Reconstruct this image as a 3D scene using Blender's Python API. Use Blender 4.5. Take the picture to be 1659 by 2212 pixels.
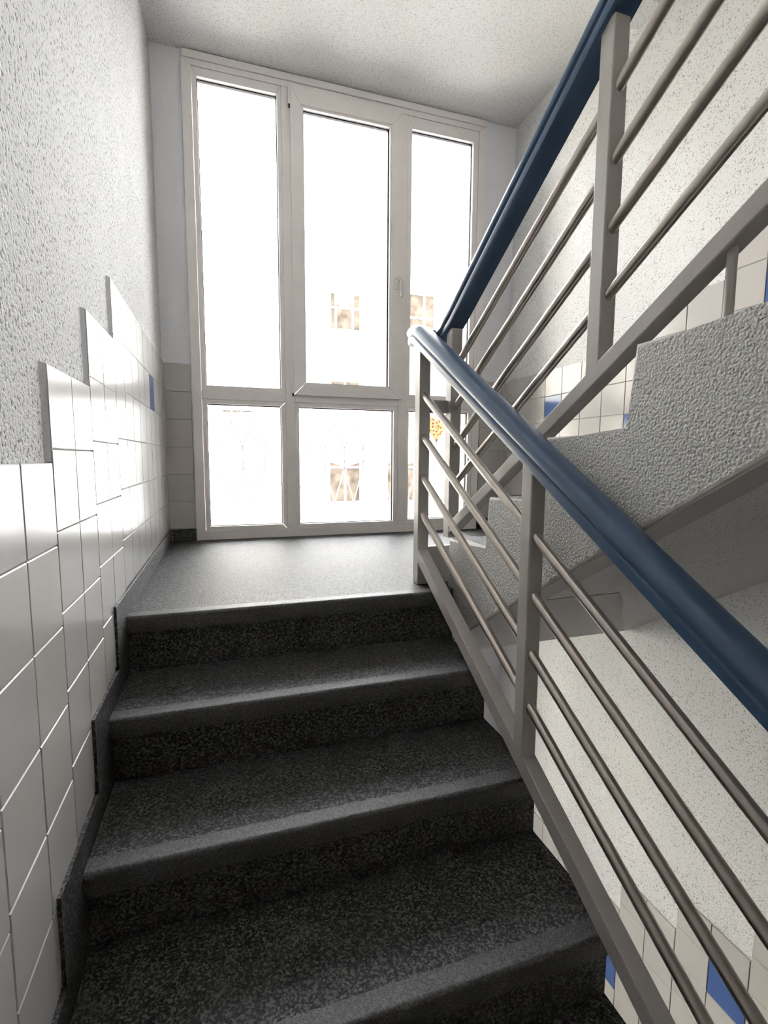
import bpy, bmesh, math, random
from mathutils import Vector, Matrix

random.seed(7)
for o in list(bpy.data.objects):
    bpy.data.objects.remove(o, do_unlink=True)
SC = bpy.context.scene
COL = SC.collection

# ------------------------------------------------------------------ camera
cam_d = bpy.data.cameras.new('camera')
cam = bpy.data.objects.new('camera', cam_d)
COL.objects.link(cam)
cam_d.sensor_fit = 'HORIZONTAL'
cam_d.sensor_width = 36.0
cam_d.lens = 23.2971
cam_d.clip_start = 0.02
cam_d.clip_end = 300
RIGHT = Vector((0.951834, -0.306562, 0.005590))
FWD = Vector((0.305364, 0.946156, -0.107436))
UP = Vector((0.027647, 0.103968, 0.994196))
cam.matrix_world = Matrix(((RIGHT.x, UP.x, -FWD.x, 0.28849),
                           (RIGHT.y, UP.y, -FWD.y, -1.02646),
                           (RIGHT.z, UP.z, -FWD.z, 0.46806),
                           (0, 0, 0, 1)))
SC.camera = cam

# ------------------------------------------------------------------ light
WORLD_STRENGTH = 20.0
w = bpy.data.worlds.new('overcast_sky')
SC.world = w
w.use_nodes = True
bg = w.node_tree.nodes['Background']
bg.inputs['Color'].default_value = (1.0, 0.972, 0.992, 1)
bg.inputs['Strength'].default_value = WORLD_STRENGTH
SC.view_settings.view_transform = 'Standard'
SC.view_settings.look = 'None'
SC.view_settings.gamma = 1.0
SC.view_settings.use_curve_mapping = False
SC.view_settings.exposure = 0.36

# ------------------------------------------------------------------ materials
def new_mat(name):
    m = bpy.data.materials.new(name)
    m.use_nodes = True
    nt = m.node_tree
    return m, nt, nt.nodes['Principled BSDF']

def N(nt, typ, **kw):
    n = nt.nodes.new(typ)
    for k, v in kw.items():
        if k in n.inputs:
            n.inputs[k].default_value = v
        else:
            setattr(n, k, v)
    return n

def ramp(nt, fac, stops):
    r = nt.nodes.new('ShaderNodeValToRGB')
    els = r.color_ramp.elements
    while len(els) < len(stops):
        els.new(0.5)
    for e, (p, c) in zip(els, stops):
        e.position = p
        e.color = (c[0], c[1], c[2], 1) if isinstance(c, tuple) else (c, c, c, 1)
    nt.links.new(fac, r.inputs['Fac'])
    return r

def plain(name, col, rough=0.5, metal=0.0, var=0.04, scale=25.0, bump=0.0, bscale=200.0):
    m, nt, b = new_mat(name)
    tc = N(nt, 'ShaderNodeTexCoord')
    ns = N(nt, 'ShaderNodeTexNoise', Scale=scale, Detail=3.0)
    nt.links.new(tc.outputs['Object'], ns.inputs['Vector'])
    lo = tuple(max(0, c * (1 - var)) for c in col)
    hi = tuple(min(1, c * (1 + var)) for c in col)
    r = ramp(nt, ns.outputs['Fac'], [(0.3, lo), (0.7, hi)])
    nt.links.new(r.outputs['Color'], b.inputs['Base Color'])
    b.inputs['Roughness'].default_value = rough
    b.inputs['Metallic'].default_value = metal
    if bump > 0:
        n2 = N(nt, 'ShaderNodeTexNoise', Scale=bscale, Detail=2.0)
        nt.links.new(tc.outputs['Object'], n2.inputs['Vector'])
        bp = N(nt, 'ShaderNodeBump', Strength=bump, Distance=0.002)
        nt.links.new(n2.outputs['Fac'], bp.inputs['Height'])
        nt.links.new(bp.outputs['Normal'], b.inputs['Normal'])
    return m

def plaster(name, base, pit_shade, cover, scale, bump=0.5, dist=0.004, rough=0.8, spec=0.3):
    """scraped plaster: pale coat, small pits with their shade painted dark"""
    m, nt, b = new_mat(name)
    tc = N(nt, 'ShaderNodeTexCoord')
    n1 = N(nt, 'ShaderNodeTexNoise', Scale=scale, Detail=2.5, Roughness=0.55)
    nt.links.new(tc.outputs['Object'], n1.inputs['Vector'])
    big = N(nt, 'ShaderNodeTexNoise', Scale=6.0, Detail=2.0)
    nt.links.new(tc.outputs['Object'], big.inputs['Vector'])
    add = N(nt, 'ShaderNodeMath', operation='MULTIPLY_ADD')
    nt.links.new(big.outputs['Fac'], add.inputs[0])
    add.inputs[1].default_value = 0.10
    nt.links.new(n1.outputs['Fac'], add.inputs[2])
    t = cover + 0.05
    r = ramp(nt, add.outputs[0], [(max(0, t - 0.05), pit_shade), (t + 0.035, base)])  # shade inside the relief pits is put into the base colour
    nt.links.new(r.outputs['Color'], b.inputs['Base Color'])
    b.inputs['Roughness'].default_value = rough
    b.inputs['Specular IOR Level'].default_value = spec
    bp = N(nt, 'ShaderNodeBump', Strength=bump, Distance=dist)
    nt.links.new(n1.outputs['Fac'], bp.inputs['Height'])
    nt.links.new(bp.outputs['Normal'], b.inputs['Normal'])
    return m

def roughcast(name, base, scale=190.0, bump=0.8, dist=0.004):
    m, nt, b = new_mat(name)
    tc = N(nt, 'ShaderNodeTexCoord')
    v = N(nt, 'ShaderNodeTexVoronoi', Scale=scale)
    v.feature = 'SMOOTH_F1'
    ns = N(nt, 'ShaderNodeTexNoise', Scale=scale * 0.9, Detail=4.0, Distortion=0.6)
    for x in (v, ns):
        nt.links.new(tc.outputs['Object'], x.inputs['Vector'])
    mx = N(nt, 'ShaderNodeMath', operation='SUBTRACT')
    nt.links.new(ns.outputs['Fac'], mx.inputs[0])
    nt.links.new(v.outputs['Distance'], mx.inputs[1])
    r = ramp(nt, ns.outputs['Fac'], [(0.33, tuple(c * 0.62 for c in base)), (0.47, base)])
    nt.links.new(r.outputs['Color'], b.inputs['Base Color'])
    bp = N(nt, 'ShaderNodeBump', Strength=bump, Distance=dist)
    nt.links.new(mx.outputs[0], bp.inputs['Height'])
    nt.links.new(bp.outputs['Normal'], b.inputs['Normal'])
    b.inputs['Roughness'].default_value = 0.75
    return m

def granite_vinyl(name, dark, mid, light, scale=235.0, rough=0.55, bump=0.9):
    m, nt, b = new_mat(name)
    tc = N(nt, 'ShaderNodeTexCoord')
    v = N(nt, 'ShaderNodeTexVoronoi', Scale=scale)
    ns = N(nt, 'ShaderNodeTexNoise', Scale=scale * 1.1, Detail=3.0, Distortion=0.8)
    for x in (v, ns):
        nt.links.new(tc.outputs['Object'], x.inputs['Vector'])
    sep = N(nt, 'ShaderNodeSeparateColor')
    nt.links.new(v.outputs['Color'], sep.inputs[0])
    mx = N(nt, 'ShaderNodeMath', operation='MULTIPLY_ADD')
    nt.links.new(sep.outputs[0], mx.inputs[0])
    mx.inputs[1].default_value = 0.5
    sc = N(nt, 'ShaderNodeMath', operation='MULTIPLY')
    nt.links.new(ns.outputs['Fac'], sc.inputs[0])
    sc.inputs[1].default_value = 0.5
    nt.links.new(sc.outputs[0], mx.inputs[2])
    r = ramp(nt, mx.outputs[0], [(0.28, dark), (0.5, mid), (0.72, light)])
    nt.links.new(r.outputs['Color'], b.inputs['Base Color'])
    bp = N(nt, 'ShaderNodeBump', Strength=bump, Distance=0.0025)
    nt.links.new(ns.outputs['Fac'], bp.inputs['Height'])
    nt.links.new(bp.outputs['Normal'], b.inputs['Normal'])
    b.inputs['Roughness'].default_value = rough
    b.inputs['Specular IOR Level'].default_value = 0.4
    return m

def glazed(name, col, rough=0.13):
    m, nt, b = new_mat(name)
    oi = N(nt, 'ShaderNodeObjectInfo')
    r = ramp(nt, oi.outputs['Random'], [(0.0, tuple(c * 0.95 for c in col)),
                                        (0.5, col),
                                        (1.0, (min(1, col[0] * 1.02), col[1] * 0.985, col[2] * 0.97))])
    nt.links.new(r.outputs['Color'], b.inputs['Base Color'])
    tc = N(nt, 'ShaderNodeTexCoord')
    ns = N(nt, 'ShaderNodeTexNoise', Scale=9.0, Detail=1.0)
    nt.links.new(tc.outputs['Object'], ns.inputs['Vector'])
    bp = N(nt, 'ShaderNodeBump', Strength=0.12, Distance=0.004)
    nt.links.new(ns.outputs['Fac'], bp.inputs['Height'])
    nt.links.new(bp.outputs['Normal'], b.inputs['Normal'])
    b.inputs['Roughness'].default_value = rough
    b.inputs['Coat Weight'].default_value = 0.05
    b.inputs['Specular IOR Level'].default_value = 0.38
    b.inputs['Coat Roughness'].default_value = 0.06
    return m

def thin_glass(name):
    m = bpy.data.materials.new(name)
    m.use_nodes = True
    nt = m.node_tree
    nt.nodes.clear()
    out = N(nt, 'ShaderNodeOutputMaterial')
    tr = N(nt, 'ShaderNodeBsdfTransparent')
    tr.inputs['Color'].default_value = (0.93, 0.95, 0.95, 1)
    gl = N(nt, 'ShaderNodeBsdfGlossy')
    gl.inputs['Roughness'].default_value = 0.02
    fr = N(nt, 'ShaderNodeFresnel')
    fr.inputs['IOR'].default_value = 1.35
    mix = N(nt, 'ShaderNodeMixShader')
    nt.links.new(fr.outputs[0], mix.inputs[0])
    nt.links.new(tr.outputs[0], mix.inputs[1])
    nt.links.new(gl.outputs[0], mix.inputs[2])
    nt.links.new(mix.outputs[0], out.inputs['Surface'])
    return m

def flower_cloth(name):
    m, nt, b = new_mat(name)
    tc = N(nt, 'ShaderNodeTexCoord')
    v = N(nt, 'ShaderNodeTexVoronoi', Scale=40.0)
    v.voronoi_dimensions = '2D'
    v.inputs['Randomness'].default_value = 0.75
    mp = N(nt, 'ShaderNodeMapping')
    mp.inputs['Rotation'].default_value = (math.radians(90), 0, 0)
    nt.links.new(tc.outputs['Object'], mp.inputs['Vector'])
    nt.links.new(mp.outputs[0], v.inputs['Vector'])
    wv = N(nt, 'ShaderNodeTexNoise', Scale=260.0)
    nt.links.new(tc.outputs['Object'], wv.inputs['Vector'])
    s = N(nt, 'ShaderNodeMath', operation='MULTIPLY_ADD')
    nt.links.new(wv.outputs['Fac'], s.inputs[0])
    s.inputs[1].default_value = 0.35
    nt.links.new(v.outputs['Distance'], s.inputs[2])
    mask = ramp(nt, s.outputs[0], [(0.38, 1.0), (0.43, 0.0)])
    sep = N(nt, 'ShaderNodeSeparateColor')
    nt.links.new(v.outputs['Color'], sep.inputs[0])
    petal = ramp(nt, sep.outputs[0], [(0.35, (0.50, 0.10, 0.07)), (0.5, (0.24, 0.26, 0.20)), (0.7, (0.55, 0.24, 0.12))])
    mix = N(nt, 'ShaderNodeMix')
    mix.data_type = 'RGBA'
    nt.links.new(mask.outputs['Color'], mix.inputs['Factor'])
    mix.inputs[6].default_value = (0.78, 0.71, 0.53, 1)
    nt.links.new(petal.outputs['Color'], mix.inputs[7])
    nt.links.new(mix.outputs[2], b.inputs['Base Color'])
    b.inputs['Roughness'].default_value = 0.9
    tl = N(nt, 'ShaderNodeBsdfTranslucent')
    nt.links.new(mix.outputs[2], tl.inputs['Color'])
    ms = N(nt, 'ShaderNodeMixShader')
    ms.inputs[0].default_value = 0.68
    nt.links.new(b.outputs[0], ms.inputs[1])
    nt.links.new(tl.outputs[0], ms.inputs[2])
    nt.links.new(ms.outputs[0], nt.nodes['Material Output'].inputs['Surface'])
    return m

M = {}
M['wall_side'] = plaster('pit_shaded_plaster', (0.58, 0.575, 0.57), (0.11, 0.11, 0.115), 0.41, 125, bump=0.7, dist=0.005, rough=0.75, spec=0.35)
M['wall_right'] = plaster('pale_pit_shaded_plaster', (0.73, 0.725, 0.715), (0.28, 0.28, 0.275), 0.385, 170, bump=0.5, dist=0.003, rough=0.55, spec=0.45)
M['wall_back'] = plaster('fine_plaster', (0.86, 0.86, 0.90), (0.70, 0.70, 0.74), 0.34, 130, bump=0.35, dist=0.003)
M['ceiling'] = plaster('ceiling_plaster', (0.82, 0.817, 0.815), (0.62, 0.62, 0.61), 0.42, 120, bump=0.5, dist=0.004)
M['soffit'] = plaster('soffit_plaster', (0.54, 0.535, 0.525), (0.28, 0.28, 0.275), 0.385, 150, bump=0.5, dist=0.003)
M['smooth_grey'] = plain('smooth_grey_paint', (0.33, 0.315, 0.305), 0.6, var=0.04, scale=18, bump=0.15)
M['kerb_paint'] = plain('kerb_paint', (0.60, 0.58, 0.55), 0.55, var=0.06, scale=40, bump=0.3, bscale=90)
M['roughcast'] = roughcast('roughcast_render', (0.60, 0.59, 0.57))
M['grout'] = plain('grout', (0.38, 0.37, 0.35), 0.9, var=0.1)
M['tile'] = glazed('white_glazed_tile', (0.50, 0.487, 0.465), 0.21)
M['tile_blue'] = glazed('blue_glazed_tile', (0.075, 0.13, 0.32))
M['granite'] = granite_vinyl('granite_vinyl', (0.009, 0.009, 0.009), (0.036, 0.035, 0.034), (0.15, 0.15, 0.15))
M['nosing'] = granite_vinyl('nosing_vinyl', (0.04, 0.04, 0.041), (0.075, 0.074, 0.074), (0.13, 0.129, 0.128), scale=420, rough=0.45, bump=0.35)
M['upvc'] = plain('white_window_plastic', (0.88, 0.845, 0.825), 0.32, var=0.03, scale=8)
M['gasket'] = plain('black_gasket', (0.02, 0.02, 0.022), 0.6)
M['dark_line'] = plain('dark_gap', (0.10, 0.09, 0.08), 0.9)
M['glass'] = thin_glass('window_glass')
M['steel_paint'] = plain('grey_beige_paint', (0.40, 0.375, 0.35), 0.38, var=0.04, scale=12, bump=0.06, bscale=60)
M['rod'] = plain('brushed_rod', (0.50, 0.46, 0.41), 0.28, metal=0.95, var=0.06, scale=30)
M['handrail'] = plain('blue_handrail_plastic', (0.052, 0.096, 0.165), 0.30, var=0.06, scale=14, bump=0.03, bscale=30)
M['satin'] = plain('satin_white_metal', (0.78, 0.77, 0.76), 0.25, var=0.02)
M['facade'] = plain('cream_render', (0.82, 0.77, 0.66), 0.9, var=0.05, scale=1.5)
M['facade_white'] = plain('white_render', (0.84, 0.83, 0.81), 0.9, var=0.04, scale=1.5)
M['far_glass'] = plain('far_window_glass', (0.056, 0.045, 0.034), 0.9, var=0.45, scale=5.0)
M['far_glass'].node_tree.nodes['Principled BSDF'].inputs['Specular IOR Level'].default_value = 0.1
M['door_side'] = plain('wood_and_paint', (0.62, 0.58, 0.54), 0.6, var=0.2, scale=3)
M['far_frame'] = plain('far_white_frame', (0.86, 0.84, 0.80), 0.6, var=0.02)
M['ochre'] = plain('ochre_band', (0.46, 0.33, 0.17), 0.9, var=0.2, scale=3)
M['roof'] = plain('roof_tiles', (0.50, 0.40, 0.34), 0.9, var=0.15, scale=3)
M['street'] = plain('asphalt', (0.22, 0.22, 0.22), 0.9, var=0.2, scale=3)
M['iron_white'] = plain('grey_painted_iron', (0.34, 0.34, 0.35), 0.45, var=0.03)
M['cloth'] = flower_cloth('flower_print_cloth')
M['string'] = plain('string', (0.45, 0.40, 0.32), 0.9)

# ------------------------------------------------------------------ helpers
def link(name, bm, mat, parent=None, smooth=None, mats=None):
    me = bpy.data.meshes.new(name)
    bmesh.ops.recalc_face_normals(bm, faces=bm.faces)
    bm.to_mesh(me)
    bm.free()
    for mm in (mats or [mat]):
        me.materials.append(mm)
    o = bpy.data.objects.new(name, me)
    COL.objects.link(o)
    if parent is not None:
        o.parent = parent
    if smooth is not None:
        for p in me.polygons:
            p.use_smooth = True
        me.set_sharp_from_angle(angle=math.radians(smooth))
    return o

def tag(o, label, cat, group=None):
    o['label'] = label
    o['category'] = cat
    if group:
        o['group'] = group
    return o

def struct(o):
    o['kind'] = 'structure'
    return o

def empty(name, loc=(0, 0, 0)):
    o = bpy.data.objects.new(name, None)
    o.empty_display_size = 0.1
    COL.objects.link(o)
    o.location = loc
    return o

def box(bm, x0, x1, y0, y1, z0, z1, bev=0.0, seg=1):
    r = bmesh.ops.create_cube(bm, size=1.0)
    vs = r['verts']
    for v in vs:
        v.co = Vector(((x0 + x1) / 2 + v.co.x * (x1 - x0), (y0 + y1) / 2 + v.co.y * (y1 - y0), (z0 + z1) / 2 + v.co.z * (z1 - z0)))
    if bev > 0:
        es = list({e for v in vs for e in v.link_edges})
        bmesh.ops.bevel(bm, geom=es, offset=bev, segments=seg, affect='EDGES', profile=0.5)
    return vs

def prism_x(bm, poly, x0, x1):
    """closed (y,z) polygon extruded along x"""
    a = [bm.verts.new((x0, y, z)) for y, z in poly]
    b = [bm.verts.new((x1, y, z)) for y, z in poly]
    n = len(poly)
    f0 = bm.faces.new(a)
    f1 = bm.faces.new(b[::-1])
    for i in range(n):
        j = (i + 1) % n
        bm.faces.new((a[i], b[i], b[j], a[j]))
    return f0, f1

def tube(bm, a, b, r, seg=16, cap=True):
    a, b = Vector(a), Vector(b)
    d = (b - a).normalized()
    u = d.orthogonal().normalized()
    v = d.cross(u)
    A, B = [], []
    for i in range(seg):
        t = 2 * math.pi * i / seg
        o = (u * math.cos(t) + v * math.sin(t)) * r
        A.append(bm.verts.new(a + o))
        B.append(bm.verts.new(b + o))
    for i in range(seg):
        j = (i + 1) % seg
        bm.faces.new((A[i], A[j], B[j], B[i]))
    if cap:
        bm.faces.new(A[::-1])
        bm.faces.new(B)

def polytube(bm, pts, r, seg=8):
    pts = [Vector(p) for p in pts]
    rings = []
    for i, p in enumerate(pts):
        d = (pts[min(i + 1, len(pts) - 1)] - pts[max(i - 1, 0)]).normalized()
        u = Vector((0, 1, 0)) - d * d.y
        u.normalize()
        v = d.cross(u)
        rings.append([bm.verts.new(p + (u * math.cos(2 * math.pi * k / seg) + v * math.sin(2 * math.pi * k / seg)) * r) for k in range(seg)])
    for A, B in zip(rings, rings[1:]):
        for i in range(seg):
            j = (i + 1) % seg
            bm.faces.new((A[i], A[j], B[j], B[i]))
    bm.faces.new(rings[0][::-1])
    bm.faces.new(rings[-1])

# ------------------------------------------------------------------ dimensions
XR = 2.10                     # face of right-hand tiles
YW = 1.928                    # face of tiles on the window wall
T = 0.009                     # tile thickness
RISE = 0.173
RUN_L = 0.275
RUN_U = 0.277
H = 2.72                      # storey height
XS = 1.05                     # right edge of the lower flight
XU = 1.07                     # plaster face of the rising flight
def ry(i):                    # riser of lower flight below tread i
    return 0.57 - RUN_L * i
def uy(k):                    # riser k (1..) of the rising flight
    return 0.617 - RUN_U * (k - 1)

# ------------------------------------------------------------------ walls
bm = bmesh.new()
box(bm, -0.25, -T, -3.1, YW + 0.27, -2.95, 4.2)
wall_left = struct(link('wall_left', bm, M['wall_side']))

bm = bmesh.new()
box(bm, XR + T, XR + 0.25, -3.1, YW + 0.27, -2.95, 4.2)
wall_right = struct(link('wall_right', bm, M['wall_right']))

WX0, WX1 = 0.138, 1.890       # window opening
bm = bmesh.new()
yb0, yb1 = YW + T, YW + 0.27
box(bm, -T, WX0, yb0, yb1, -2.95, 4.2)
box(bm, WX1, XR + T, yb0, yb1, -2.95, 4.2)
box(bm, WX0, WX1, yb0, yb1, 2.535, 4.2)
box(bm, WX0, WX1, yb0, yb1, -0.185, 0.0)
box(bm, WX0, WX1, yb0, yb1, -2.95, -2.72)
wall_back = struct(link('wall_back', bm, M['wall_back']))

bm = bmesh.new()
box(bm, -T, XR + T, -3.1, -2.9, -2.95, 4.2)
wall_front = struct(link('wall_front', bm, M['door_side']))

# ceiling: underside of the landing above, its edge beam and the flights above
bm = bmesh.new()
box(bm, -T, XR + T, 0.95, YW + T, 2.54, 2.72)
prism_x(bm, [(0.95, 2.72), (0.95, 2.375), (0.86, 2.375), (-1.008, 1.204), (-1.602, 1.204), (-1.602, 1.384), (-1.35, 1.384), (0.6, 2.72)], -T, XS)
prism_x(bm, [(0.95, 2.72), (0.95, 2.375), (0.815, 2.375), (-1.6, 3.888), (-1.6, 4.1), (0.6, 2.72)], XS, XR + T)
box(bm, -T, XR + T, -2.9, -1.602, 1.204, 1.384)
box(bm, -T, XR + T, -2.9, 0.7, 4.1, 4.2)
ceiling = struct(link('ceiling', bm, M['ceiling']))

# ------------------------------------------------------------------ landing floor
bm = bmesh.new()
box(bm, -T, XS, ry(0), YW + T, -0.18, 0.0)
box(bm, XS, XR + T, uy(1), YW + T, -0.18, 0.0)
box(bm, -T, XS, ry(0), 0.95, -0.345, -0.18)
box(bm, XS, XU - 0.0005, ry(0) + 0.004, 0.616, -0.345, -0.001)
floor = struct(link('floor', bm, M['granite']))

bm = bmesh.new()
box(bm, -T, XR + T, -2.9, ry(7) - 0.002, -1.56, -1.384)
floor_b = struct(link('floor', bm, M['granite']))
bm = bmesh.new()
box(bm, -T, XR + T, -2.9, YW + T, -2.95, -2.72)
floor_c = struct(link('floor', bm, M['granite']))

def nosing_profile(yf, z, depth=0.045, lip=0.047, t=0.003, r=0.010):
    """L-shaped strip over a step edge; front face at yf, top at z"""
    outer = [(yf + depth, z + t)]
    for k in range(7):
        a = math.pi / 2 * k / 6
        outer.append((yf + r - r * math.sin(a), z + t - r + r * math.cos(a)))
    outer.append((yf + 0.002, z - lip))
    inner = [(yf + 0.007, z - lip), (yf + 0.007, z - 0.004), (yf + depth, z - 0.004)]
    return outer + inner

NO = 0.027                    # nosing overhang
X0S = 0.0
def make_nosing(parent, yr, z, x0, x1):
    bm = bmesh.new()
    prism_x(bm, nosing_profile(yr - NO, z), x0, x1)
    return link('nosing', bm, M['nosing'], parent, smooth=35)

make_nosing(floor, ry(0), 0.0, 0.006, XS + 0.004)
bm = bmesh.new()               # the riser under the landing edge
prism_x(bm, [(ry(0) + 0.001, -0.001), (ry(0) - NO + 0.006, -0.001), (ry(0) - NO + 0.006, -0.045), (ry(0) - 0.002, -0.05), (ry(0) - 0.002, -RISE), (ry(0) + 0.001, -RISE)], 0.0, XS)
link('riser', bm, M['granite'], floor)

# ------------------------------------------------------------------ lower flight
flight = tag(empty('stair_flight', (0.5, -1.35, -1.384)), 'dark speckled stair flight leading up from the viewer to the landing', 'stairs')
def par(o, p):
    o.parent = p
    o.matrix_parent_inverse = p.matrix_world.inverted()
    return o
bpy.context.view_layer.update()
bm = bmesh.new()
z = lambda y: -RISE + RISE / RUN_L * (y - ry(0))
prism_x(bm, [(ry(0), z(ry(0)) - 0.004), (ry(7), z(ry(7)) - 0.004), (ry(7), z(ry(7)) - 0.20), (ry(0) - 0.02, z(ry(0) - 0.02) - 0.18)], 0.0, XS - 0.004)
body = par(link('flight_slab', bm, M['soffit']), flight)
for i in range(1, 8):
    zt = -RISE * i
    yr, yb = ry(i), ry(i - 1)
    bm = bmesh.new()
    prism_x(bm, [(yb, zt), (yr - NO + 0.006, zt), (yr - NO + 0.006, zt - 0.044), (yr, zt - 0.05), (yr, zt - RISE)], X0S, XS)
    st = par(link('step', bm, M['granite']), flight)
    bm = bmesh.new()
    prism_x(bm, nosing_profile(yr - NO, zt), 0.006, XS + 0.004)
    link('nosing', bm, M['nosing'], st, smooth=35)

# skirting along the left wall, stepping with the flight
bm = bmesh.new()
SK = 0.070
yk = lambda i: 0.42 - RUN_L * i
box(bm, -0.006, 0.0065, yk(0), YW - 0.0005, -0.205, SK, 0.0015)
for i in range(1, 8):
    box(bm, -0.006, 0.0065, yk(i), yk(i - 1) + (0 if i > 0 else 0), -RISE * (i + 1) - 0.03, -RISE * i + SK, 0.0)
base_left = struct(link('baseboard_left', bm, M['granite']))
bm = bmesh.new()
box(bm, 0.013, WX0 - 0.004, YW - 0.012, YW + T, 0.0, SK, 0.0015)
base_b1 = struct(link('baseboard_back', bm, M['granite']))
bm = bmesh.new()
box(bm, WX1 + 0.004, XR - 0.012, YW - 0.012, YW + T, 0.0, SK, 0.0015)
base_b2 = struct(link('baseboard_back', bm, M['granite']))
bm = bmesh.new()
box(bm, XR - 0.012, XR + T, 0.66, YW + T, 0.0, SK, 0.0015)
for k in range(1, 7):
    box(bm, XR - 0.012, XR + T, uy(k + 1) + 0.04, uy(k) + 0.04, RISE * k - 0.15, RISE * k + SK)
base_r = struct(link('baseboard_right', bm, M['granite']))

# ------------------------------------------------------------------ rising flight
rising = tag(empty('stair_flight', (1.6, 0.62, 0.0)), 'grey roughcast stair flight rising from the landing away from the window', 'stairs')
bpy.context.view_layer.update()
NU = 8
def zigzag(dz=0.0, dy=0.0):
    pts = []
    for k in range(1, NU + 1):
        pts.append((uy(k) + dy, RISE * (k - 1) + dz))
        pts.append((uy(k) + dy, RISE * k + dz))
    return pts
soff_z = lambda y: 0.165 - 0.627 * y
zz = zigzag()
zz[0] = (uy(1), -0.182)
poly = zz + [(-1.6, RISE * NU), (-1.6, soff_z(-1.6)), (0.815, -0.346), (0.95, -0.346), (0.95, -0.182)]
bm = bmesh.new()
prism_x(bm, poly, XU + 0.05, XR + T - 0.0005)
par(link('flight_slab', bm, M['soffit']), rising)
# plaster kerb on the open side
zz = zigzag(0.004, 0.0)
zz[0] = (uy(1), -0.182)
poly = zz + [(-1.6, RISE * NU + 0.004), (-1.6, soff_z(-1.6)), (0.815, -0.346), (0.95, -0.346), (0.95, -0.182)]
bm = bmesh.new()
f0, f1 = prism_x(bm, poly, XU, XU + 0.05)
es = [e for e in f0.edges]
bmesh.ops.bevel(bm, geom=es, offset=0.010, segments=3, affect='EDGES', profile=0.5)
bm.normal_update()
for f in bm.faces:
    f.material_index = 0 if abs(f.normal.x) > 0.99 else 1
kerb = par(link('stringer', bm, None, mats=[M['roughcast'], M['kerb_paint']]), rising)
kerb['label'] = 'grey roughcast side of the flight with sawtooth edge'
# smooth painted margin and patch on the underside
def soff_pt(x, y, d):
    nrm = Vector((0, -0.627, -1)).normalized()
    return Vector((x, y, soff_z(y))) + nrm * d
def soff_panel(name, pts, mat):
    bm = bmesh.new()
    a = [bm.verts.new(soff_pt(x, y, 0.0)) for x, y in pts]
    b = [bm.verts.new(soff_pt(x, y, 0.0015)) for x, y in pts]
    bm.faces.new(a)
    bm.faces.new(b[::-1])
    for i in range(len(pts)):
        j = (i + 1) % len(pts)
        bm.faces.new((a[i], b[i], b[j], a[j]))
    return par(link(name, bm, mat), rising)
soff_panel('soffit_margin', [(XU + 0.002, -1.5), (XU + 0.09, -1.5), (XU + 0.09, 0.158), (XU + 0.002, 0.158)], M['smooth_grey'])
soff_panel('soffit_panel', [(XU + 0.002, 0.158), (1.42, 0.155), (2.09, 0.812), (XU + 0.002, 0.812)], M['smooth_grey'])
for k in range(1, NU + 1):
    zt = RISE * k
    y1, y0 = uy(k), uy(k + 1)
    bm = bmesh.new()
    prism_x(bm, [(y0, zt + 0.003), (y1 + 0.02, zt + 0.003), (y1 + 0.02, zt - 0.042), (y1 + 0.002, zt - 0.048), (y1 + 0.002, zt - RISE + 0.003), (y1, zt - RISE), (y1, zt), (y0, zt)], XU + 0.051, XR + T - 0.0005)
    par(link('step', bm, M['granite']), rising)

# ------------------------------------------------------------------ wall tiles
TILE_CACHE = {}
def tile_mesh(wd, ht, mat):
    key = (round(wd, 4), round(ht, 4), mat)
    if key not in TILE_CACHE:
        bm = bmesh.new()
        g = 0.00125
        c = 0.0016
        u, v = wd / 2 - g, ht / 2 - g
        ring = lambda u, v, n: [bm.verts.new(q) for q in ((-u, -v, n), (u, -v, n), (u, v, n), (-u, v, n))]
        A, B, C = ring(u, v, 0.0), ring(u, v, T - c), ring(u - c, v - c, T)
        for P, Q in ((A, B), (B, C)):
            for i in range(4):
                j = (i + 1) % 4
                bm.faces.new((P[i], P[j], Q[j], Q[i]))
        bm.faces.new(C)
        me = bpy.data.meshes.new('tile')
        bm.to_mesh(me)
        bm.free()
        me.materials.append(mat)
        TILE_CACHE[key] = me
    return TILE_CACHE[key]

AX = {'left': (Vector((0, 1, 0)), Vector((0, 0, 1)), Vector((1, 0, 0))),
      'right': (Vector((0, -1, 0)), Vector((0, 0, 1)), Vector((-1, 0, 0))),
      'back': (Vector((1, 0, 0)), Vector((0, 0, 1)), Vector((0, -1, 0)))}
def put_tile(side, parent, a0, a1, z0, z1, mat=None):
    """a: y on side walls, x on the window wall"""
    wd, ht = a1 - a0, z1 - z0
    if wd < 0.012 or ht < 0.012:
        return
    u, v, n = AX[side]
    c = (a0 + a1) / 2
    zc = (z0 + z1) / 2
    loc = {'left': Vector((-T, c, zc)), 'right': Vector((XR + T, c, zc)), 'back': Vector((c, YW + T, zc))}[side]
    o = bpy.data.objects.new('tile', tile_mesh(wd, ht, mat or M['tile']))
    COL.objects.link(o)
    o.parent = parent
    if mat:
        o['label'] = 'blue glazed tile among the white ones'
    tilt = Matrix.Rotation(random.uniform(-0.0025, 0.0025), 3, 'X') @ Matrix.Rotation(random.uniform(-0.0025, 0.0025), 3, 'Y')
    R = Matrix((u, v, n)).transposed() @ tilt
    o.matrix_world = Matrix.Translation(loc) @ R.to_4x4()

P = 0.15
grout_boxes = {'left': [], 'right': [], 'back': []}
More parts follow.
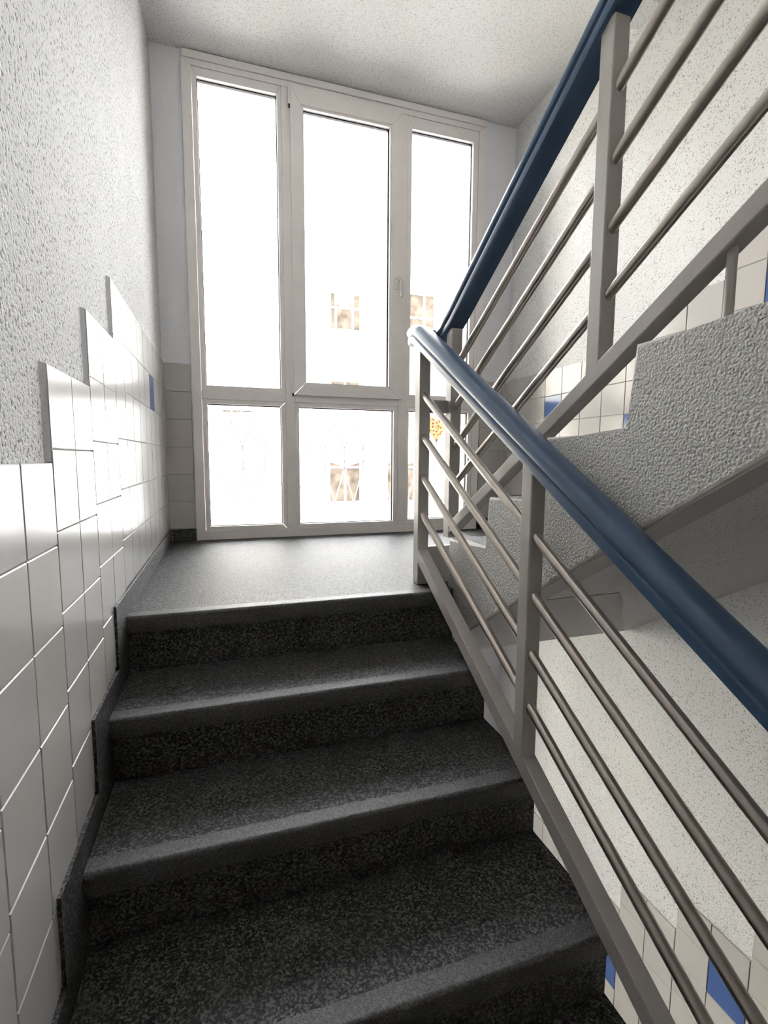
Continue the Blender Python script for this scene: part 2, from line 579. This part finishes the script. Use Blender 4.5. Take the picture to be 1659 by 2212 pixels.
# left wall: landing block
ZD = 0.9716
PD = 0.1455
cols = [0.6 + PD * k for k in range(10)]
cols[-1] = YW - 0.001
for c in range(9):
    for r in range(6):
        blue = (c == 5 and r == 1)
        put_tile('left', wall_left, cols[c], cols[c + 1], ZD - P * (r + 1), ZD - P * r, M['tile_blue'] if blue else None)
grout_boxes['left'].append((0.6, YW - 0.001, 0.02, ZD))
# left wall: pairs stepping down with the flight
tops = [0.8043, 0.6312, 0.4580]
while len(tops) < 8:
    tops.append(tops[-1] - RISE)
for p_, zt in enumerate(tops):
    for h in range(2):
        a1 = 0.6 - 0.3 * p_ - P * h
        a0 = a1 - P
        # skirting height under this column
        i = 0
        zmin = 9
        for yy in (a0 + 0.002, a1 - 0.002):
            k = 0
            while yy < yk(k):
                k += 1
            zmin = min(zmin, -RISE * k + SK)
        for r in range(9):
            z1 = zt - P * r
            z0 = max(z1 - P, zmin - 0.008)
            if z1 - z0 > 0.02:
                put_tile('left', wall_left, a0, a1, z0, z1)
        grout_boxes['left'].append((a0, a1, zmin - 0.02, zt))

# plaster drawn up to the exposed tile edges
bm = bmesh.new()
for p_, zt in enumerate(tops):
    yb_ = 0.6 - 0.3 * p_
    zhi = ZD if p_ == 0 else tops[p_ - 1]
    for q in ([(-T - 0.001, yb_ - 0.013), (-0.0015, yb_ - 0.0003), (-T - 0.001, yb_ - 0.0003)],):
        a = [bm.verts.new((x_, y_, zt + 0.0005)) for x_, y_ in q]
        b = [bm.verts.new((x_, y_, zhi - 0.001)) for x_, y_ in q]
        bm.faces.new(a)
        bm.faces.new(b[::-1])
        for i in range(3):
            j = (i + 1) % 3
            bm.faces.new((a[i], b[i], b[j], a[j]))
link('plaster_fillet', bm, M['wall_back'], wall_left)

# right wall, upper storey and lower storey
def right_block(dz_land, tops, zbot, blues, npairs):
    cl = [0.746, 0.9, 1.054, 1.210, 1.368, 1.520, 1.671, 1.831, YW - 0.001]
    zl = dz_land
    for c in range(8):
        for r in range(6):
            put_tile('right', wall_right, cl[c], cl[c + 1], zl - P * (r + 1), zl - P * r, M['tile_blue'] if (c, r) in blues else None)
    grout_boxes['right'].append((cl[0], cl[-1], zl - 6 * P, zl))
    for p_ in range(npairs):
        zt = tops[p_]
        for h in range(2):
            a1 = 0.746 - 0.309 * p_ - 0.1545 * h
            a0 = a1 - 0.1545
            kk = max(0, int((0.622 + RUN_U - (a1 - 0.002)) / RUN_U)) if zt > 0 else 0
            zlow = RISE * kk + 0.01 if zt > 0 else -9
            for r in range(6):
                if zt - P * r - zlow < 0.02:
                    break
                put_tile('right', wall_right, a0, a1, max(zlow, zt - P * (r + 1)), zt - P * r, M['tile_blue'] if ('p', p_, h, r) in blues else None)
            grout_boxes['right'].append((a0, a1, max(zlow, zt - 6 * P), zt))
ut = [1.142 + 0.172 * k for k in range(4)]
right_block(0.982, ut, 0, {(4, 1), (0, 2), ('p', 1, 1, 1)}, 4)
lt = [-1.560 + 0.178 * k for k in range(4)]
right_block(-1.757, lt, 0, {(0, 2), ('p', 1, 1, 1)}, 3)

# window wall
for r in range(6):
    put_tile('back', wall_back, -0.012, WX0 - 0.006, ZD - P * (r + 1), ZD - P * r)
    put_tile('back', wall_back, WX1 + 0.006, 2.055, ZD - P * (r + 1), ZD - P * r)
    put_tile('back', wall_back, 2.055, XR - 0.001, ZD - P * (r + 1), ZD - P * r)
grout_boxes['back'] += [(-0.0, WX0 - 0.006, 0.03, ZD), (WX1 + 0.006, XR - 0.001, 0.03, ZD)]
for side, parent in (('left', wall_left), ('right', wall_right), ('back', wall_back)):
    bm = bmesh.new()
    for a0, a1, z0, z1 in grout_boxes[side]:
        g = 0.0012
        if side == 'left':
            box(bm, -T - 0.002, -0.0025, a0 + g, a1 - g, z0, z1 - g)
        elif side == 'right':
            box(bm, XR + 0.0025, XR + T + 0.002, a0 + g, a1 - g, z0, z1 - g)
        else:
            box(bm, a0 + g, a1 - g, YW + 0.0025, YW + T + 0.002, z0, z1 - g)
    link('grout', bm, M['grout'], parent)

# ------------------------------------------------------------------ window
def frame_rect(bm, x0, x1, z0, z1, wl, wr, wb, wt, y0, y1, bev=0.003):
    """four mitred bars around an opening (outer rectangle, widths per side)"""
    o = [(x0, z0), (x1, z0), (x1, z1), (x0, z1)]
    i = [(x0 + wl, z0 + wb), (x1 - wr, z0 + wb), (x1 - wr, z1 - wt), (x0 + wl, z1 - wt)]
    g = 0.0007
    for k in range(4):
        j = (k + 1) % 4
        q = [o[k], o[j], i[j], i[k]]
        cx = sum(a for a, b in q) / 4
        cz = sum(b for a, b in q) / 4
        ds = 'x' if k % 2 == 0 else 'z'
        pts = []
        for a, b in q:
            if ds == 'x':
                a += g * (1 if a < cx else -1)
            else:
                b += g * (1 if b < cz else -1)
            pts.append((a, b))
        A = [bm.verts.new((a, y0, b)) for a, b in pts]
        B = [bm.verts.new((a, y1, b)) for a, b in pts]
        bm.faces.new(A)
        bm.faces.new(B[::-1])
        for m in range(4):
            n = (m + 1) % 4
            bm.faces.new((A[m], B[m], B[n], A[n]))

def make_window(name, dz, dy=0.0):
    win = empty(name, (1.0, YW, dz))
    struct(win)
    bpy.context.view_layer.update()
    yf = YW - 0.004
    def L(nm, bm, mat, parent=None, **k):
        for v in bm.verts:
            v.co.z += dz
        o = link(nm, bm, mat, **k)
        return par(o, parent or win)
    # outer casing + mullions + transom
    bm = bmesh.new()
    frame_rect(bm, WX0, WX1, 0.003, 2.497, 0.047, 0.047, 0.048, 0.030, yf, yf + 0.07)
    L('frame', bm, M['upvc'])
    bm = bmesh.new()
    box(bm, WX0 + 0.001, WX1 + 0.004, YW - 0.012, yf + 0.07, 2.499, 2.535, 0.004, 2)
    L('head_trim', bm, M['upvc'])
    for x0, x1 in ((0.6425, 0.6935), (1.330, 1.377)):
        bm = bmesh.new()
        box(bm, x0, x1, yf, yf + 0.07, 0.0518, 2.4662, 0.0012)
        L('mullion', bm, M['upvc'])
    for x0, x1 in ((0.1858, 0.6418), (0.694, 1.3295), (1.3775, 1.8422)):
        bm = bmesh.new()
        box(bm, x0, x1, yf, yf + 0.07, 0.788, 0.8345, 0.0012)
        L('transom', bm, M['upvc'])
    panes = [  # opening x0,x1,z0,z1 and glass inset per side (l,r,b,t)
        (0.1858, 0.6418, 0.8353, 2.4662, 0.024, 0.022, 0.026, 0.042),
        (1.3775, 1.8422, 0.8353, 2.4662, 0.026, 0.033, 0.027, 0.065),
        (0.1858, 0.6418, 0.0518, 0.7872, 0.023, 0.023, 0.024, 0.023),
        (0.694, 1.3295, 0.0518, 0.7872, 0.023, 0.027, 0.022, 0.023),
        (1.3775, 1.8422, 0.0518, 0.7872, 0.022, 0.027, 0.028, 0.023)]
    for x0, x1, z0, z1, l, r, b, t in panes:
        bm = bmesh.new()
        frame_rect(bm, x0 + .001, x1 - .001, z0 + .001, z1 - .001, l, r, b, t, yf + 0.004, yf + 0.055)
        bd = L('glazing_bead', bm, M['upvc'])
        bm = bmesh.new()
        q = 0.004
        frame_rect(bm, x0 + l - .002, x1 - r + .002, z0 + b - .002, z1 - t + .002, q + .003, q + .003, q + .002, q + .004, yf + 0.028, yf + 0.045)
        L('gasket', bm, M['gasket'])
        bm = bmesh.new()
        box(bm, x0 + l - .004, x1 - r + .004, yf + 0.034, yf + 0.038, z0 + b - .004, z1 - t + .004)
        L('pane', bm, M['glass'])
    # opening sash, standing proud of the frame
    sx0, sx1, sz0, sz1 = 0.6885, 1.346, 0.829, 2.470
    bm = bmesh.new()
    frame_rect(bm, sx0, sx1, sz0, sz1, 0.058, 0.072, 0.058, 0.083, yf - 0.016, yf + 0.05)
    sash = L('sash', bm, M['upvc'])
    bm = bmesh.new()
    frame_rect(bm, sx0 + .0575, sx1 - .0715, sz0 + .0575, sz1 - .0825, 0.014, 0.010, 0.016, 0.012, yf - 0.006, yf + 0.045)
    L('glazing_bead', bm, M['upvc'], sash)
    bm = bmesh.new()
    frame_rect(bm, sx0 + .071, sx1 - .081, sz0 + .073, sz1 - .094, 0.006, 0.007, 0.005, 0.006, yf + 0.018, yf + 0.036)
    L('gasket', bm, M['gasket'], sash)
    bm = bmesh.new()
    box(bm, sx0 + .07, sx1 - .08, yf + 0.024, yf + 0.028, sz0 + .072, sz1 - .093)
    L('pane', bm, M['glass'], sash)
    # espagnolette handle
    bm = bmesh.new()
    box(bm, 1.293, 1.322, yf - 0.026, yf - 0.0165, 1.473, 1.543, 0.004, 2)
    hs = L('handle_plate', bm, M['satin'], sash, smooth=40)
    bm = bmesh.new()
    tube(bm, (1.308, yf - 0.024, 1.522), (1.308, yf - 0.060, 1.522), 0.009, 14)
    polytube(bm, [(1.300, yf - 0.058, 1.5235), (1.312, yf - 0.062, 1.522), (1.322, yf - 0.063, 1.505), (1.324, yf - 0.062, 1.47), (1.323, yf - 0.060, 1.42)], 0.0088, 12)
    L('handle', bm, M['satin'], sash, smooth=50)
    for z0, z1 in ((2.375, 2.462), (0.838, 0.918)):
        bm = bmesh.new()
        tube(bm, (0.683, yf - 0.014, z0), (0.683, yf - 0.014, z1), 0.0075, 12)
        box(bm, 0.676, 0.690, yf - 0.012, yf - 0.001, z0 + 0.01, z1 - 0.01)
        h = L('hinge', bm, M['upvc'], smooth=40)
        bm = bmesh.new()
        tube(bm, (0.683, yf - 0.014, z0 - 0.018), (0.683, yf - 0.014, z0), 0.0045, 8)
        L('hinge_pin', bm, M['gasket'], h)
    return win
make_window('window_1', 0.0)
make_window('window_2', -2.72)
bm = bmesh.new()
box(bm, WX0 + 0.004, WX1 - 0.004, YW - 0.007, YW + 0.02, 0.0002, 0.0028)
struct(link('trim_1', bm, M['dark_line']))

# ------------------------------------------------------------------ railing
rail = tag(empty('stair_railing', (1.04, 0.65, 0.0)), 'grey metal stair railing with slanting rods and continuous blue plastic handrail', 'railing')
bpy.context.view_layer.update()
def P_(nm, bm, mat, **k):
    return par(link(nm, bm, mat, **k), rail)
KL = 0.03
SL = 0.615
lx = lambda y: 0.983 + KL * (0.655 - y)      # centre plane of lower railing
KU = 0.01
SU = -0.617
ux = lambda y: 1.095 + KU * (0.655 - y)
HB_L, HB_U = 0.4480, 1.330                   # underside of handrail at y=0
def bar(xf, s, ztop, zbot, y0, y1, wd):
    bm = bmesh.new()
    V = []
    for y in (y0, y1):
        for dx, zz_ in ((-wd / 2, zbot), (wd / 2, zbot), (wd / 2, ztop), (-wd / 2, ztop)):
            V.append(bm.verts.new((xf(y) + dx, y, zz_ + s * y)))
    for q in ((0, 1, 2, 3), (7, 6, 5, 4), (0, 4, 5, 1), (1, 5, 6, 2), (2, 6, 7, 3), (3, 7, 4, 0)):
        bm.faces.new([V[i] for i in q])
    bmesh.ops.bevel(bm, geom=list(bm.edges), offset=0.003, segments=2, affect='EDGES', profile=0.5)
    return bm
P_('bottom_bar', bar(lx, SL, -0.2695, -0.321, 0.664, -1.05, 0.040), M['steel_paint'])
P_('bottom_bar', bar(ux, SU, 0.625, 0.582, 0.640, -1.05, 0.040), M['steel_paint'])
def post(x, y, z0, z1, wx=0.040, wy=0.042):
    bm = bmesh.new()
    box(bm, x - wx / 2, x + wx / 2, y - wy / 2, y + wy / 2, z0, z1, 0.0035, 2)
    return P_('post', bm, M['steel_paint'])
NL = 0.679
post(0.984, NL, 0.0, HB_L + SL * NL + 0.006, 0.042, 0.048)
LP = [0.0065, -0.700]
for y in LP:
    post(lx(y), y, -0.300 + SL * y, HB_L + SL * y + 0.008)
NUY = 0.655
post(1.095, NUY, 0.176, HB_U + SU * NUY + 0.004, 0.042, 0.048)
UP_ = [-0.078, -0.80]
for y in UP_:
    post(ux(y), y, 0.600 + SU * y, HB_U + SU * y + 0.008)
RR = 0.0122
def rods(xf, s, zs, ys):
    for z0 in zs:
        for ya, yb in zip(ys, ys[1:]):
            bm = bmesh.new()
            a = (xf(ya), ya - 0.010, z0 + s * (ya - 0.010))
            b = (xf(yb), yb + 0.010, z0 + s * (yb + 0.010))
            tube(bm, a, b, RR, 20)
            P_('rod', bm, M['rod'], smooth=40)
rods(lx, SL, (0.287, 0.140, -0.006, -0.142), [NL] + LP)
rods(ux, SU, (1.190, 1.047, 0.907, 0.767), [NUY] + UP_)
# plates joining the two newels
bm = bmesh.new()
box(bm, 1.003, 1.076, 0.660, 0.690, 0.632, 0.679, 0.002)
P_('joining_plate', bm, M['steel_paint'])
bm = bmesh.new()
box(bm, 1.003, 1.108, 0.664, 0.690, 0.002, 0.142, 0.002)
P_('joining_plate', bm, M['steel_paint'])
# round spacer under the upper bottom bar
ys_ = -0.377
bm = bmesh.new()
tube(bm, (ux(ys_), ys_, 0.694), (ux(ys_), ys_, 0.590 - 0.617 * ys_), 0.0082, 14)
P_('spacer', bm, M['steel_paint'], smooth=40)
# handrail: one moulded profile swept down, round the newels and up again
prof = [(-0.024, 0.0), (-0.0300, 0.0015), (-0.0315, 0.005), (-0.0315, 0.020), (-0.0295, 0.0235), (-0.0270, 0.0255), (-0.0285, 0.0285), (-0.0340, 0.032), (-0.0365, 0.038), (-0.0360, 0.046), (-0.0320, 0.054), (-0.024, 0.060), (-0.012, 0.0635), (0, 0.0645)]
prof = prof + [(-a, b) for a, b in prof[-2::-1]]
path = []
y = -1.06
while y < 0.665:
    path.append(Vector((lx(y), y, HB_L + SL * y)))
    y += 0.2875
ytop = 0.690
zl = HB_L + SL * ytop
path += [Vector((lx(ytop), ytop, zl)), Vector((lx(.715), 0.715, zl + 0.011)), Vector((0.983, 0.735, zl + 0.015))]
xc, rad = (0.983 + 1.095) / 2, (1.095 - 0.983) / 2
for k in range(1, 10):
    a = math.pi * k / 10
    path.append(Vector((xc - rad * math.cos(a), 0.735 + rad * math.sin(a), zl + 0.015 + 0.006 * k / 10)))
zu = HB_U + SU * 0.66
path += [Vector((1.095, 0.735, zl + 0.022)), Vector((1.095, 0.705, zl + 0.027)), Vector((1.095, 0.675, zu - 0.004))]
y = 0.64
while y > -1.1:
    path.append(Vector((ux(y), y, HB_U + SU * y)))
    y -= 0.28
bm = bmesh.new()
rings = []
for i, p in enumerate(path):
    d = (path[min(i + 1, len(path) - 1)] - path[max(i - 1, 0)]).normalized()
    side = d.cross(Vector((0, 0, 1))).normalized()
    upv = side.cross(d).normalized()
    # keep sections vertical on the straight slopes
    upv = upv / max(0.6, upv.z)
    rings.append([bm.verts.new(p + side * a + Vector((0, 0, 1)) * b * (1 / max(0.8, math.hypot(d.x, d.y)))) for a, b in prof])
n = len(prof)
for A, B in zip(rings, rings[1:]):
    for i in range(n):
        j = (i + 1) % n
        bm.faces.new((A[i], A[j], B[j], B[i]))
bm.faces.new(rings[0])
bm.faces.new(rings[-1][::-1])
hr = P_('handrail', bm, M['handrail'], smooth=28)
hr['label'] = 'blue plastic handrail'

# ------------------------------------------------------------------ ornament in the window
orn = tag(empty('fabric_ornament', (1.560, 1.86, 0.66)), 'cream flower-print fabric ornament hanging before the lower right pane', 'ornament')
bpy.context.view_layer.update()
bm = bmesh.new()
front, back = [], []
NP = 40
for k in range(NP):
    t = 2 * math.pi * k / NP
    hx = 16 * math.sin(t) ** 3
    hz = 13 * math.cos(t) - 5 * math.cos(2 * t) - 2 * math.cos(3 * t) - math.cos(4 * t)
    front.append((hx / 16 * 0.066, hz / 17 * 0.098))
def dome(sgn):
    rr = []
    for s_, d_ in ((1.0, 0.0), (0.93, 0.007), (0.72, 0.014), (0.4, 0.018)):
        rr.append([bm.verts.new((1.560 + x * s_, 1.86 + sgn * d_, 0.657 + zz_ * s_)) for x, zz_ in front])
    for A, B in zip(rr, rr[1:]):
        for i in range(NP):
            j = (i + 1) % NP
            bm.faces.new((A[i], A[j], B[j], B[i]))
    c = bm.verts.new((1.560, 1.86 + sgn * 0.019, 0.657))
    for i in range(NP):
        bm.faces.new((rr[-1][i], rr[-1][(i + 1) % NP], c))
dome(-1)
dome(1)
bmesh.ops.remove_doubles(bm, verts=bm.verts, dist=0.0003)
par(link('cushion', bm, M['cloth'], smooth=60), orn)
bm = bmesh.new()
polytube(bm, [(1.560, 1.86, 0.69), (1.560, 1.87, 0.75), (1.561, 1.90, 0.80), (1.561, 1.921, 0.812)], 0.0012, 6)
par(link('string', bm, M['string']), orn)

# ------------------------------------------------------------------ iron grille outside
gr = tag(empty('window_grille', (1.0, 2.12, 0.09)), 'pale wrought iron grille with curved bars outside the lower panes', 'grille')
bpy.context.view_layer.update()
yg = 2.12
def G(nm, bm, **k):
    return par(link(nm, bm, M['iron_white'], **k), gr)
for zr in (0.757, 0.090):
    bm = bmesh.new()
    box(bm, WX0 + 0.001, WX1 - 0.001, yg - 0.007, yg + 0.007, zr - 0.009, zr + 0.009)
    G('rail', bm)
pitch = 0.1257
x = 0.844 - pitch * 5
xs = []
while x < WX1 + 0.02:
    if x > WX0 - 0.03:
        xs.append(x)
    x += pitch
def ogee(xa, za, xb, zb):
    pts = []
    for k in range(9):
        t = k / 8
        s_ = (1 - math.cos(math.pi * t)) / 2
        pts.append((xa + (xb - xa) * (0.35 * t + 0.65 * s_), yg, za + (zb - za) * t))
    return pts
for x in xs:
    if WX0 < x < WX1:
        for za, zb in ((0.748, 0.690), (0.099, 0.165)):
            bm = bmesh.new()
            tube(bm, (x, yg, za), (x, yg, zb), 0.0042, 8)
            G('stub', bm, smooth=40)
    for sx in (-1, 1):
        xm = x + sx * pitch / 2
        if xm < WX0 + 0.005 or xm > WX1 - 0.005 or x < WX0 + 0.002 or x > WX1 - 0.002:
            continue
        bm = bmesh.new()
        polytube(bm, ogee(x, 0.690, xm, 0.520), 0.0038, 8)
        G('scroll_bar', bm, smooth=50)
        bm = bmesh.new()
        polytube(bm, ogee(xm, 0.420, x, 0.165), 0.0038, 8)
        G('scroll_bar', bm, smooth=50)
    xm = x + pitch / 2
    if WX0 + 0.005 < xm < WX1 - 0.005:
        bm = bmesh.new()
        tube(bm, (xm, yg, 0.520), (xm, yg, 0.420), 0.0042, 8)
        b_ = G('bar', bm, smooth=40)
        bm = bmesh.new()
        tube(bm, (xm, yg, 0.434), (xm, yg, 0.456), 0.008, 10)
        G('collar', bm, smooth=40)

# ------------------------------------------------------------------ houses across the street
bm = bmesh.new()
box(bm, -40, 45, 2.3, 40, -5.1, -5.0)
struct(link('street', bm, M['street']))

YF = 11.0
def house(label, x0, x1, zt, wallm, wins, bands, drapes=()):
    h = tag(empty('apartment_house', ((x0 + x1) / 2, YF + 2, -5.0)), label, 'building')
    bpy.context.view_layer.update()
    bm = bmesh.new()
    # facade with real openings: strips between window rectangles
    xsv = sorted({x0, x1} | {a for wn in wins for a in wn[:2]})
    zsv = sorted({-5.0, zt} | {a for wn in wins for a in wn[2:4]})
    for xa, xb in zip(xsv, xsv[1:]):
        for za, zb in zip(zsv, zsv[1:]):
            xm_, zm_ = (xa + xb) / 2, (za + zb) / 2
            if any(wn[0] < xm_ < wn[1] and wn[2] < zm_ < wn[3] for wn in wins):
                continue
            box(bm, xa, xb, YF, YF + 0.3, za, zb)
    box(bm, x0, x1, YF + 0.3, YF + 8, -5.0, zt - 0.02)
    par(link('facade', bm, wallm), h)
    bm = bmesh.new()
    prism_x(bm, [(YF - 0.25, zt), (YF - 0.25, zt + 0.08), (YF + 4, zt + 1.7), (YF + 8.2, zt)], x0, x1)
    par(link('roof', bm, M['roof']), h)
    bm = bmesh.new()
    tube(bm, (x0, YF - 0.28, zt + 0.0), (x1, YF - 0.28, zt + 0.0), 0.06, 10)
    par(link('gutter', bm, M['smooth_grey'], smooth=40), h)
    for wn in wins:
        a, b, c, d, cols_, zt_ = wn
        bm = bmesh.new()
        frame_rect(bm, a, b, c, d, 0.04, 0.04, 0.05, 0.04, YF + 0.10, YF + 0.17)
        for xx in cols_:
            box(bm, xx - 0.025, xx + 0.025, YF + 0.105, YF + 0.165, c + 0.04, d - 0.04)
        for zz_ in zt_:
            box(bm, a + 0.03, b - 0.03, YF + 0.108, YF + 0.16, zz_ - 0.025, zz_ + 0.025)
        f = par(link('window', bm, M['far_frame']), h)
        bm = bmesh.new()
        box(bm, a + 0.02, b - 0.02, YF + 0.13, YF + 0.14, c + 0.02, d - 0.02)
        par(link('pane', bm, M['far_glass']), f)
        bm = bmesh.new()
        box(bm, a - 0.06, b + 0.06, YF - 0.08, YF + 0.1, c - 0.06, c, 0.01)
        par(link('sill', bm, M['far_frame']), h)
    for a, b, c, d in drapes:
        bm = bmesh.new()
        prev = None
        nx = 24
        for k in range(nx + 1):
            xx = a + (b - a) * k / nx
            yy = YF + 0.118 + 0.006 * math.sin(k * 1.9)
            sag = -0.10 * abs(k / nx - 0.5) * 2
            cur = (bm.verts.new((xx, yy, c - sag)), bm.verts.new((xx, yy, d)))
            if prev:
                bm.faces.new((prev[0], cur[0], cur[1], prev[1]))
            prev = cur
        bmesh.ops.solidify(bm, geom=list(bm.faces), thickness=0.004)
        par(link('curtain', bm, M['far_frame']), h)
    for a, b, c, d, mt in bands:
        bm = bmesh.new()
        box(bm, a, b, YF - 0.05, YF + 0.02, c, d, 0.005)
        par(link('lintel', bm, M[mt]), h)
    return h
house('pale house with the higher eaves seen through the middle pane', 1.95, 12.0, 5.48, M['facade_white'],
      [(2.80, 3.60, 3.52, 4.62, [2.96, 3.38], [4.06]), (4.80, 5.55, 3.52, 4.60, [5.25], [4.0]),
       (2.80, 3.58, 1.60, 2.36, [3.18], []), (2.76, 3.60, -0.66, 0.55, [3.18], [0.24]), (4.25, 5.05, -0.66, 0.55, [4.62], [0.24]),
       (6.6, 7.4, 3.52, 4.6, [7.0], [4.0]), (6.6, 7.4, -0.66, 0.55, [7.0], [0.24])],
      [(2.76, 3.58, 2.58, 2.66, 'ochre'), (2.76, 3.60, 0.56, 0.68, 'ochre'), (4.22, 5.08, 0.56, 0.68, 'ochre'), (2.82, 3.60, 4.63, 4.67, 'smooth_grey')],
      [(2.82, 3.58, 4.30, 4.60), (2.98, 3.36, 4.06, 4.40), (2.82, 3.56, 1.62, 2.20), (2.80, 3.58, 0.26, 0.52), (4.28, 5.02, 0.26, 0.52)])
house('cream house with the lower eaves seen through the left panes', -9.0, 1.90, 5.14, M['facade'],
      [(0.28, 0.98, 1.46, 1.60, [0.50, 0.72], []), (-2.4, -1.6, 1.5, 2.6, [-2.0], [2.1]), (-2.4, -1.6, -0.66, 0.55, [-2.0], [0.1])],
      [(0.24, 1.02, 2.40, 2.46, 'ochre')])
